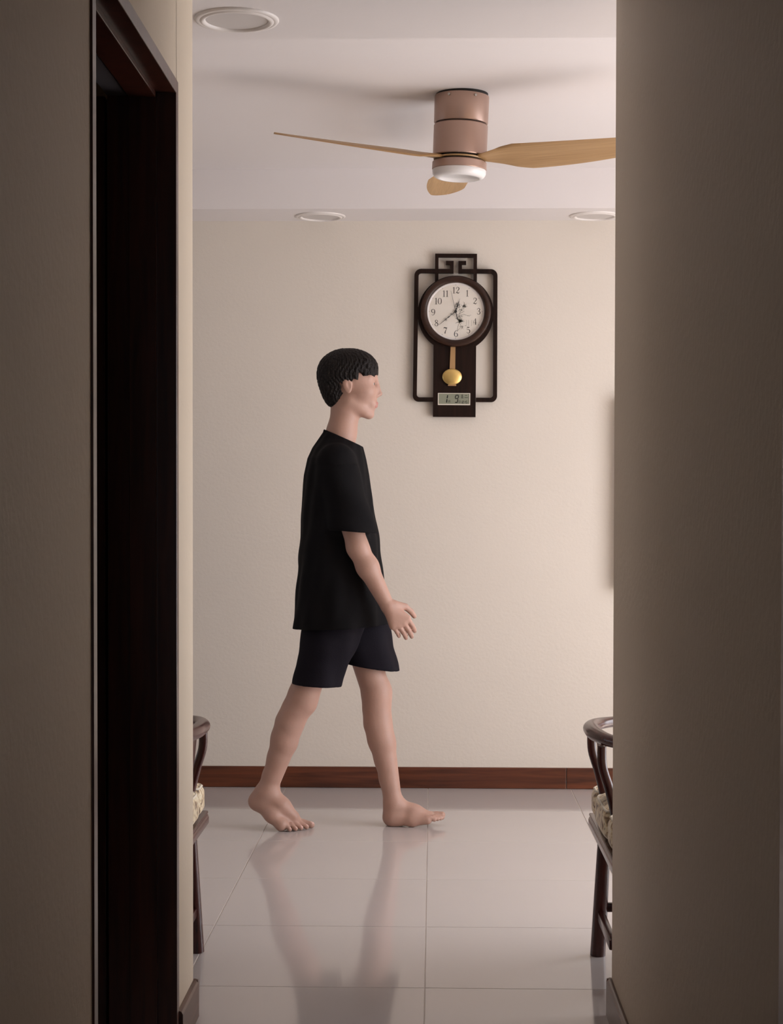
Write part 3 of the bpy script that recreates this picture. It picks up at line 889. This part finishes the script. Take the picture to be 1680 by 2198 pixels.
# front foot (left), heel down, toes slightly lifted
fy = .055
g = lambda u, v, dy=0.: np.array(W(u, v, dy))
def flo(u, z, dy): return np.array([((u - 929) / 3600.0) * PY, PY + dy, z])
B.cone(flo(842, .085, fy), flo(841, .034, fy), .034, .030, .02)
B.cone(flo(840, .030, fy), flo(848, .028, fy), .030, .028, .02)            # heel
B.cone(flo(850, .075, fy), flo(890, .050, fy + .0), .033, .025, .03)       # instep
B.cone(flo(890, .050, fy), flo(922, .036, fy + .0), .025, .018, .03)
B.chain([flo(848, .027, fy - .012), flo(885, .024, fy - .026), flo(918, .028, fy - .032)], [.024, .019, .017], .02)   # outer edge
B.chain([flo(848, .027, fy + .006), flo(892, .036, fy + .02), flo(924, .030, fy + .026)], [.024, .018, .019], .02)    # inner edge
for i, (u0, u1, dy, r) in enumerate(((924, 950, .030, .0125), (926, 950, .010, .0092), (924, 946, -.006, .0088), (920, 940, -.021, .0085), (915, 933, -.035, .0085))):
    B.chain([flo(u0, .033, fy + dy), flo(u0 * .5 + u1 * .5, .036, fy + dy), flo(u1, .030 + (.006 if i == 0 else 0), fy + dy)], [r * 1.15, r * .98, r], .003 if i else .006)
# rear foot (right), heel lifted, toes on the floor, pointing a little to the camera
def rf(u, z, dy): return np.array([((u - 929) / 3600.0) * (PY), PY + dy, z])
B.chain([g(577, 1696, -.025), rf(566, .125, -.022), rf(553, .103, -.020)], [.034, .033, .030], .02)
B.cone(g(574, 1705, -.025), rf(604, .085, -.03), .033, .030, .03)          # instep
B.cone(rf(604, .085, -.03), rf(630, .046, -.028), .030, .023, .03)
B.chain([rf(553, .100, -.024), rf(585, .055, -.055), rf(606, .024, -.068)], [.026, .022, .0185], .025)
B.chain([rf(556, .100, -.012), rf(597, .060, -.012), rf(630, .028, -.004)], [.026, .020, .020], .025)
B.cone(rf(606, .022, -.062), rf(632, .024, -.010), .0185, .020, .02)
toes = [((633, -.004), (650, -.006), (668, -.009), .0125), ((630, -.022), (645, -.027), (659, -.032), .0092), ((624, -.036), (637, -.043), (648, -.050), .0088),
        ((617, -.049), (627, -.057), (637, -.065), .0085), ((609, -.060), (617, -.069), (625, -.077), .0082)]
nails = []
for i, (a, b, c, r) in enumerate(toes):
    B.chain([rf(a[0], .026, a[1]), rf(b[0], .022 if i else .02, b[1]), rf(c[0], r + .0005, c[1])], [r * 1.25, r * 1.02, r], .004 if i else .006)
    nails.append((rf(c[0], r + .0005, c[1]), rf(b[0], .022, b[1]), r))
# arms : near (right) arm swings forward, far arm back
def arm(sh, el, wr, k=.015):
    sh, el, wr = map(np.array, (sh, el, wr))
    B.chain([sh, sh * .5 + el * .5, el], [.046, .043, .037], .02)
    B.chain([el, el * .65 + wr * .35, wr], [.037, .038, .026], .02)
def hand3(wr, fdir, ndir, k=.003, curl=(18, 28, 22)):
    wr = np.array(wr, float); f = np.array(fdir, float); f /= np.linalg.norm(f)
    nn = np.array(ndir, float); nn -= f * (nn @ f); nn /= np.linalg.norm(nn)
    sd = np.cross(nn, f)
    if sd[0] < 0: sd = -sd                       # thumb side points forward
    kn = [wr + f * L + sd * o for L, o in ((.088, .030), (.092, .010), (.088, -.010), (.080, -.028))]
    for q in kn:
        B.cone(wr + f * .012 + (q - wr) * .05, q, .021, .0135, .012)
    for q, ln, r in zip(kn, (.070, .078, .072, .056), (.0092, .0094, .0090, .0080)):
        p = q; ang = 0
        for sgm, c in zip((.46, .30, .24), curl):
            ang += math.radians(c)
            dr = f * math.cos(ang) + nn * math.sin(ang)
            p2 = p + dr * ln * sgm * 1.05
            B.cone(p, p2, r * 1.04, r * .93, k); p = p2; r *= .93
    b = wr + f * .022 + sd * .022
    m_ = b + (f * .62 + sd * .62 + nn * .35) * .045
    t1 = m_ + (f * .85 + sd * .28 + nn * .35) * .030
    t2 = t1 + (f * .93 + sd * .05 + nn * .35) * .024
    B.cone(b, m_, .016, .0125, .012); B.cone(m_, t1, .0115, .0102, .003); B.cone(t1, t2, .0102, .0085, .003)
wr_n = W(832, 1288, -.215)
arm(W(728, 1008, -.178), W(773, 1172, -.225), wr_n)
hand3(wr_n, (.58, 0, -.80), (-.15, 1, -.1))
wr_f = W(668, 1300, .215)
arm(W(728, 1008, .178), W(697, 1172, .215), wr_f)
hand3(wr_f, (.05, 0, -1), (.15, -1, 0))
# neck and head
HC = np.array(W(750, 822))
def h(x, y, z): return HC + np.array([x, y, z])
B.chain([W(725, 965), W(732, 930), h(-.012, 0, -.085), h(-.005, 0, -.03)], [.056, .053, .053, .058], .02)
B.ell(h(-.012, 0, .030), (.094, .074, .083), .02)
B.ell(h(.020, 0, .010), (.075, .066, .085), .02)
B.ell(h(.040, 0, -.012), (.060, .060, .075), .03)
B.ell(h(.038, 0, -.055), (.052, .050, .060), .025, rot=-10)
B.cone(h(.0, -.042, -.070), h(.055, -.022, -.108), .020, .017, .02)
B.cone(h(.0, .042, -.070), h(.055, .022, -.108), .020, .017, .02)
B.cone(h(.072, -.008, -.116), h(.072, .008, -.116), .0175, .0175, .018)
B.ell(h(.082, 0, -.078), (.018, .028, .022), .018)                         # muzzle
for s_ in (-1, 1):
    B.ell(h(.098, s_ * .031, -.006), (.017, .017, .012), .012, sub=True)    # eye sockets
    B.cone(h(.088, s_ * .014, .016), h(.074, s_ * .046, .016), .0085, .008, .012)   # brow
    B.ell(h(.055, s_ * .036, -.036), (.034, .026, .024), .025)                # cheek
    B.ell(h(-.006, s_ * .076, -.014), (.017, .007, .031), .004, rot=12)     # ear
    B.ell(h(.001, s_ * .085, -.012), (.009, .006, .018), .003, rot=12, sub=True)
    B.ell(h(.098, s_ * .010, -.049), (.0085, .0065, .006), .005)            # nostril wings
for s_ in (-1, 1):
    B.ell(h(.0790, s_ * .031, -.005), (.0140, .0145, .0135), .005)
    B.ell(h(.0960, s_ * .032, -.007), (.0105, .0125, .0058), .001, sub=True)
B.chain([h(.088, 0, .012), h(.098, 0, -.014), h(.110, 0, -.040)], [.007, .008, .0095], .012)   # nose
B.ell(h(.098, 0, -.076), (.007, .021, .0045), .004)
B.ell(h(.096, 0, -.086), (.007, .018, .0055), .004)
B.cone(h(.105, -.024, -.0808), h(.105, .024, -.0808), .001, .001, 0) if False else None
# flatten what would sink into the floor
sl, (X, Y, Z) = B.box(B.lo, B.lo + (B.n) * B.h)
np.maximum(B.D, (-(Z - .0005) + 0 * X + 0 * Y).astype(np.float32), out=B.D)
me = B.mesh('body')
body = plink('body', me, M['skin'])
me.materials.append(M['lip']); me.materials.append(M['nail'])
ctr = np.zeros(len(me.polygons) * 3); me.polygons.foreach_get('center', ctr); ctr = ctr.reshape(-1, 3) + np.array(POFF)
mi = np.zeros(len(ctr), np.int32)
for z0_, rz in ((-.076, .006), (-.087, .007)):
    q = ((ctr - h(.098, 0, z0_)) / np.array([.014, .023, rz])); mi[(q ** 2).sum(1) < 1] = 1
for c_, b_, r in nails:
    dr = (c_ - b_) / np.linalg.norm(c_ - b_)
    q = (ctr - (c_ + dr * r * .35 + np.array([0, 0, r * .75]))) / (r * .62); mi[(q ** 2).sum(1) < 1] = 2
me.polygons.foreach_set('material_index', mi); me.update()
del B
for s_ in (-1, 1):
    e_ = MB().lathe([(.0118 * math.sin(t), -.0118 * math.cos(t)) for t in [PI * i / 14 for i in range(15)]], 20, caps=False).build('eye', M['eye'], person, smooth=True)
    e_.location = Vector(h(.0795, s_ * .031, -.006)) - POFF
    ir = MB().lathe([(0, .0021), (.003, .0018), (.0056, .0)], 20, caps=False).build('iris', M['iris'], e_, smooth=True)
    ir.location = (.0106, 0, 0); ir.rotation_euler = (0, PI / 2, 0)

# hair : short black crop with a fringe
Hf = Field(h(-.14, -.12, -.12), h(.16, .12, .15), .003)
Hf.ell(h(-.014, 0, .036), (.107, .087, .090), .0)
Hf.ell(h(.030, 0, .046), (.072, .074, .065), .03)
Hf.ell(h(-.058, 0, -.012), (.050, .064, .062), .03)
Hf.ell(h(-.050, 0, -.055), (.036, .050, .045), .03)
for i in range(13):                                                        # fringe locks
    y = -.062 + i * .0103
    Hf.cone(h(.062, y * .9, .070), h(.100 - abs(y) * .42, y, .014 + (i * 7 % 5) * .0055), .016, .0045, .006)
for s_ in (-1, 1):
    Hf.cone(h(.030, s_ * .066, .04), h(.022, s_ * .073, -.012), .014, .007, .01)   # sideburn
# open the face and the ears
sl, (X, Y, Z) = Hf.box(Hf.lo, Hf.lo + Hf.n * Hf.h)
x = X - HC[0]; y = Y - HC[1]; z = Z - HC[2]
face = np.maximum(-(x - .034), (z - .020))                                 # region x>.034 and z<.02 is removed
face = np.maximum(-(x - .034 + 0 * z), (z - .018 + .25 * (x - .09) + .006 * np.sin(y * 210 + 60 * x) + .004 * np.sin(y * 470)))
Hf.D = np.maximum(Hf.D, -face.astype(np.float32))
low = np.maximum(-(x + .030 + .35 * (z + .02)) + .003 * np.sin(240 * z), z + .002 - .25 * (x + .01) + .004 * np.sin(230 * x)) + 0 * y                    # below the sideburn, in front of the nape
Hf.D = np.maximum(Hf.D, -low.astype(np.float32))
nap = (-(z + .094) - .45 * (x + .06)) + 0 * y
Hf.D = np.maximum(Hf.D, nap.astype(np.float32))
th = np.arctan2(y, x + .02); ph = np.arctan2(z, np.sqrt((x + .02) ** 2 + y ** 2))
Hf.D += (.0016 * np.sin(34 * th + 5 * np.sin(6 * ph)) * np.cos(ph * .9) + .0012 * np.sin(61 * th + 3 * ph)).astype(np.float32)
plink('hair', Hf.mesh('hair'), M['hair'])
# ear cover is avoided : ears stand proud of the hair

# t-shirt
S = Field((-.64, 5.86, .70), (.02, 6.48, 1.50), .0036)
X, Y, Z = S.ax[0][:, None, None], S.ax[1][None, :, None], S.ax[2][None, None, :]
vv = 1082 + (CAM_H - Z) / px
tv = [900, 928, 945, 962, 985, 1020, 1070, 1130, 1200, 1280, 1346]
cx_ = np.interp(vv, tv, [W(u, 0)[0] for u in (735, 731, 727, 724, 722, 722, 724, 727, 729, 731, 732)])
ax_ = np.interp(vv, tv, [q * px for q in (36, 38, 46, 54, 62, 69, 75, 81, 89, 97, 104)])
by_ = np.interp(vv, tv, [.055, .062, .095, .150, .190, .203, .203, .203, .210, .222, .232])
th = np.arctan2((Y - PY) / by_, (X - cx_) / ax_)
amp = np.clip((vv - 1000) / 340, 0, 1)
wob = .0045 * amp * np.sin(5 * th + .8 + .012 * (vv - 1000)) + .003 * amp * np.sin(9 * th - .02 * (vv - 1000)) + .002 * np.sin(13 * th + .03 * vv) + .0025 * np.clip(1 - np.abs(vv - 1180) / 160, 0, 1) * np.sin(.075 * vv + 3 * th)
k0 = np.sqrt(((X - cx_) / ax_) ** 2 + ((Y - PY) / by_) ** 2)
k1 = np.sqrt(((X - cx_) / ax_ ** 2) ** 2 + ((Y - PY) / by_ ** 2) ** 2) + 1e-9
S.D = (k0 * (k0 - 1) / k1 + wob).astype(np.float32)
def sleeve(a, b, ra, rb, cutv, slope):
    T = Field(S.lo, S.lo + (S.n - 1) * S.h, S.h)
    T.D = np.full(S.D.shape, .3, np.float32)
    b2 = np.array(a) + (np.array(b) - np.array(a)) * 1.35
    T.cone(a, b2, ra, rb, 0)
    zc = CAM_H - (cutv - 1082) * px
    pl_ = (zc - Z) + slope * (X - b[0]) + 0 * Y
    lip = .0035 * np.exp(-((pl_ + .008) / .006) ** 2)
    T.D = np.maximum(T.D + .003 * np.sin(38 * Z + 30 * X + 22 * Y) * (vv > 1000), pl_).astype(np.float32)
    return T.D
sn = sleeve(W(727, 994, -.165), W(762, 1138, -.205), .068, .088, 1139, -.08)
sf = sleeve(W(726, 992, .165), W(702, 1135, .205), .066, .085, 1136, .05)
hemz = CAM_H - (1343 - 1082) * px
tors = np.maximum(S.D, (hemz - Z) + .05 * (X - cx_) + 0 * Y)
ztop = CAM_H - (936 - 1082) * px
neckcut = (Z - ztop) + .45 * (X - W(727, 0)[0]) + 0 * Y
inner_n = np.sqrt((X - W(730, 0)[0]) ** 2 + (Y - PY) ** 2 + 0 * Z) - .058
def smin(a, b, k):
    hh = np.maximum(k - np.abs(a - b), 0) / k
    return np.minimum(a, b) - hh * hh * k * .25
full = smin(smin(tors, sn, .03), sf, .03)
# hollow : the same union without the cut planes, shrunk by the cloth thickness
S.D = np.maximum(full, neckcut).astype(np.float32)
raw = smin(smin(S.D * 0 + (k0 * (k0 - 1) / k1 + wob), sn, .03), sf, .03)
hol = raw + .010
S.D = np.maximum(S.D, -np.maximum(hol, 0 * hol - .0) if False else -hol - 9 * (Z > CAM_H - (1310 - 1082) * px)).astype(np.float32)
S.D = np.maximum(S.D, -inner_n - 9 * (Z < CAM_H - (962 - 1082) * px)).astype(np.float32)
plink('t_shirt', S.mesh('t_shirt'), M['shirt'])
# ribbed neck band
nb = MB(); cxn = W(731, 0)[0]; ring = []
for k in range(33):
    a = 2 * PI * k / 32
    xx = .061 * math.cos(a); ring.append(Vector((cxn + xx, PY + .061 * math.sin(a), ztop - .45 * xx - .012)) - POFF)
nb.tube(ring, .007, 8, flat=(.55, 1.2)).build('neck_band', M['shirt'], person, smooth=True)

# shorts
def shorts_leg(pts, rs, cutv, slope, waist=False):
    T = Field((-.60, 5.92, .45), (.0, 6.42, .92), .0036)
    T.chain(pts, rs, .02)
    X, Y, Z = T.ax[0][:, None, None], T.ax[1][None, :, None], T.ax[2][None, None, :]
    zc = CAM_H - (cutv - 1082) * px
    T.D = (T.D + .0025 * np.sin(40 * X + 55 * Y + 18 * Z)).astype(np.float32)
    D0 = T.D.copy()
    pl_ = (zc - Z) + slope * (X - pts[-1][0]) + 0 * Y
    T.D = np.maximum(T.D, pl_)
    hol = D0 + .009
    T.D = np.maximum(T.D, -hol - 9 * (Z > zc + .05)).astype(np.float32)
    return T
far_l = shorts_leg([W(742, 1290, .075), W(775, 1370, .078), W(797, 1440, .078), W(806, 1475, .078)], [.118, .104, .093, .093], 1438, -.16)
near_l = shorts_leg([W(735, 1290, -.07), W(708, 1370, -.075), W(682, 1465, -.072), W(674, 1500, -.070)], [.114, .102, .083, .081], 1467, -.06)
near_l.D = smin(far_l.D, near_l.D, .012)
near_l.ell(W(736, 1275), (.115, .165, .09), .03)
near_l.D = np.maximum(near_l.D, (near_l.ax[2][None, None, :] - (CAM_H - (1255 - 1082) * px)) + 0 * near_l.D).astype(np.float32)
plink('shorts', near_l.mesh('shorts'), M['shorts'])

# ------------------------------------------------------------------ chairs
def cushion_mesh(sgn):
    T = Field((-.03, -.30, .345), (.50, .30, .47), .004)
    def rbox(x0, x1, y0, y1, z0, z1, r, k):
        X, Y, Z = T.ax[0][:, None, None], T.ax[1][None, :, None], T.ax[2][None, None, :]
        qx = np.abs(X - (x0 + x1) / 2) - (x1 - x0) / 2 + r; qy = np.abs(Y - (y0 + y1) / 2) - (y1 - y0) / 2 + r
        qz = np.abs(Z - (z0 + z1) / 2) - (z1 - z0) / 2 + r * .72
        d = np.sqrt(np.maximum(qx, 0) ** 2 + np.maximum(qy, 0) ** 2 + (np.maximum(qz, 0) * 1.3) ** 2) + np.minimum(np.maximum(qx, np.maximum(qy, qz)), 0) - r
        T.union((slice(None),) * 3, d.astype(np.float32), k)
    rbox(.035, .48, -.27, .27, .356, .440, .030, 0)
    rbox(.000, .14, -.265, -.155, .356, .442, .036, .008)
    rbox(-.005, .14, -.125, .125, .356, .446, .040, .008)
    rbox(.000, .14, .155, .265, .356, .442, .036, .008)
    me = T.mesh('cushion')
    if sgn < 0:
        me.transform(Matrix.Scale(-1, 4, (1, 0, 0))); me.flip_normals()
    return me
def chair(x0, sgn, label):
    t = empty('round_back_chair', (x0, 4.28, 0)); tag(t, label, 'chair', 'rosewood chairs flanking the passage')
    q = lambda x, y, z: (sgn * x, y, z)
    # seat board
    mb = MB()
    prof = [(0, .318), (.004, .312), (.02, .309), (.55, .309), (.566, .312), (.57, .318), (.57, .334), (.566, .341), (.55, .345), (.010, .345), (.002, .340), (0, .334)]
    n = len(prof); ys = [-.32, .32]
    vs = [q(a, y, z) for y in ys for a, z in prof]
    fs = [tuple(range(n)), tuple(range(2 * n - 1, n - 1, -1))] + [(i, i + n, (i + 1) % n + n, (i + 1) % n) for i in range(n)]
    MB().add(vs, fs).build('seat', M['rose'], t, auto=40)
    e = MB()
    for a0, a1, b0, b1 in ((.0, .026, -.32, .32), (.544, .57, -.32, .32), (.026, .544, -.32, -.294), (.026, .544, .294, .32)):
        x_a, x_b = sorted((sgn * a0, sgn * a1)); e.box(x_a + .0015, x_b - .0015, b0 + .001, b1 - .001, .343, .352, .003)
    e.build('seat_rim', M['rose'], t, auto=40)
    # legs, splayed toward the passage at the bottom
    for yb, yt, xo in ((-.165, -.145, .030), (.165, .145, 0)):
        MB().tube([q(.012 + xo, yb, .001), q(.019 + xo, (yb + yt) / 2, .16), q(.026 + xo, yt, .315)], [.0205, .019, .0175], 20).build('leg', M['rose'], t, auto=50)
        MB().tube([q(.548, yb, .001), q(.541, (yb + yt) / 2, .16), q(.534, yt, .315)], [.0205, .019, .0175], 20).build('leg', M['rose'], t, auto=50)
    # stretchers
    for a in (.018, .542):
        x_a = sgn * a
        MB().box(x_a - .010, x_a + .010, -.155, .155, .098, .124, .004).build('stretcher', M['rose'], t, auto=40)
    for yy in (-.16, .16):
        xa, xb = sorted((sgn * .02, sgn * .54))
        MB().box(xa, xb, yy - .009, yy + .009, .118, .142, .004).build('stretcher', M['rose'], t, auto=40)
    # apron under the seat
    xa, xb = sorted((sgn * .03, sgn * .045))
    MB().box(xa, xb, -.14, .14, .275, .312, .002).build('apron', M['rose'], t, auto=40)
    # back posts curving out to the crest
    for yy in (-.135, .135):
        P = spline([q(.030, yy, .345), q(.026, yy, .42), q(.010, yy, .49), q(-.008, yy, .55), q(-.010, yy, .60)], 6)
        MB().tube(P, lerp_list([.0135, .0125, .0115, .0115], len(P)), 18).build('back_post', M['rose'], t, auto=50)
    # curved splat
    P = spline([q(.045, 0, .345), q(.035, 0, .42), q(.010, 0, .50), q(-.002, 0, .60)], 6)
    sp = MB(); vs = []; fs = []
    for p in P:
        for y_ in (-.05, .05):
            for dx in (-.004, .004): vs.append((p.x + dx, y_, p.z))
    for i in range(len(P) - 1):
        b = i * 4
        fs += [(b, b + 4, b + 6, b + 2), (b + 1, b + 3, b + 7, b + 5), (b, b + 1, b + 5, b + 4), (b + 2, b + 6, b + 7, b + 3)]
    fs += [(0, 2, 3, 1), (len(vs) - 4, len(vs) - 3, len(vs) - 1, len(vs) - 2)]
    sp.add(vs, fs).build('splat', M['rose'], t, auto=40)
    # arm posts
    for yy in (-.27, .27):
        P = spline([q(.46, yy * .98, .345), q(.47, yy, .43), q(.44, yy, .52), q(.45, yy, .60)], 6)
        MB().tube(P, .0115, 16).build('arm_post', M['rose'], t, auto=50)
    # horseshoe crest rail
    P = spline([q(.52, -.285, .608), q(.40, -.290, .610), q(.22, -.285, .612), q(.09, -.25, .614), (q(.015, -.17, .617)), q(-.015, -.08, .620), q(-.020, 0, .621),
                q(-.015, .08, .620), q(.015, .17, .617), q(.09, .25, .614), q(.22, .285, .612), q(.40, .290, .610), q(.52, .285, .608)], 8)
    n = len(P)
    R = [.014 + .0075 * math.exp(-((i / (n - 1) - .5) / .2) ** 2) for i in range(n)]
    MB().tube(P, R, 20, flat=(1.0, .86)).build('crest_rail', M['rose'], t, auto=60)
    # cushion lying on the seat : a thing of its own
    c = empty('seat_cushion', (x0, 4.28, .0))
    side = 'right' if sgn > 0 else 'left'
    tag(c, 'cream floral brocade seat cushion on the rosewood chair at the %s' % side, 'cushion', 'brocade cushions on the two chairs')
    link('cover', cushion_mesh(sgn), M['brocade'], c)
    pp = MB()
    for y0_, y1_, xx in ((-.258, -.162, .004), (-.118, .118, -.001), (.162, .258, .004)):
        r = .03
        path = [q(.13, y0_, .432), q(xx + r, y0_ + .002, .436), q(xx + .006, y0_ + r * .6, .434), q(xx + .004, (y0_ + y1_) / 2, .436), q(xx + .006, y1_ - r * .6, .434), q(xx + r, y1_ - .002, .436), q(.13, y1_, .432)]
        pp.tube(spline(path, 5), .0033, 8)
    pp.build('piping', M['piping'], c, smooth=True)
    return t
chair(.428, 1, 'dark red rosewood chair with curved rail at the right corridor edge')
chair(-.617, -1, 'dark red rosewood chair with curved rail at the left corridor edge')

bpy.context.view_layer.update()
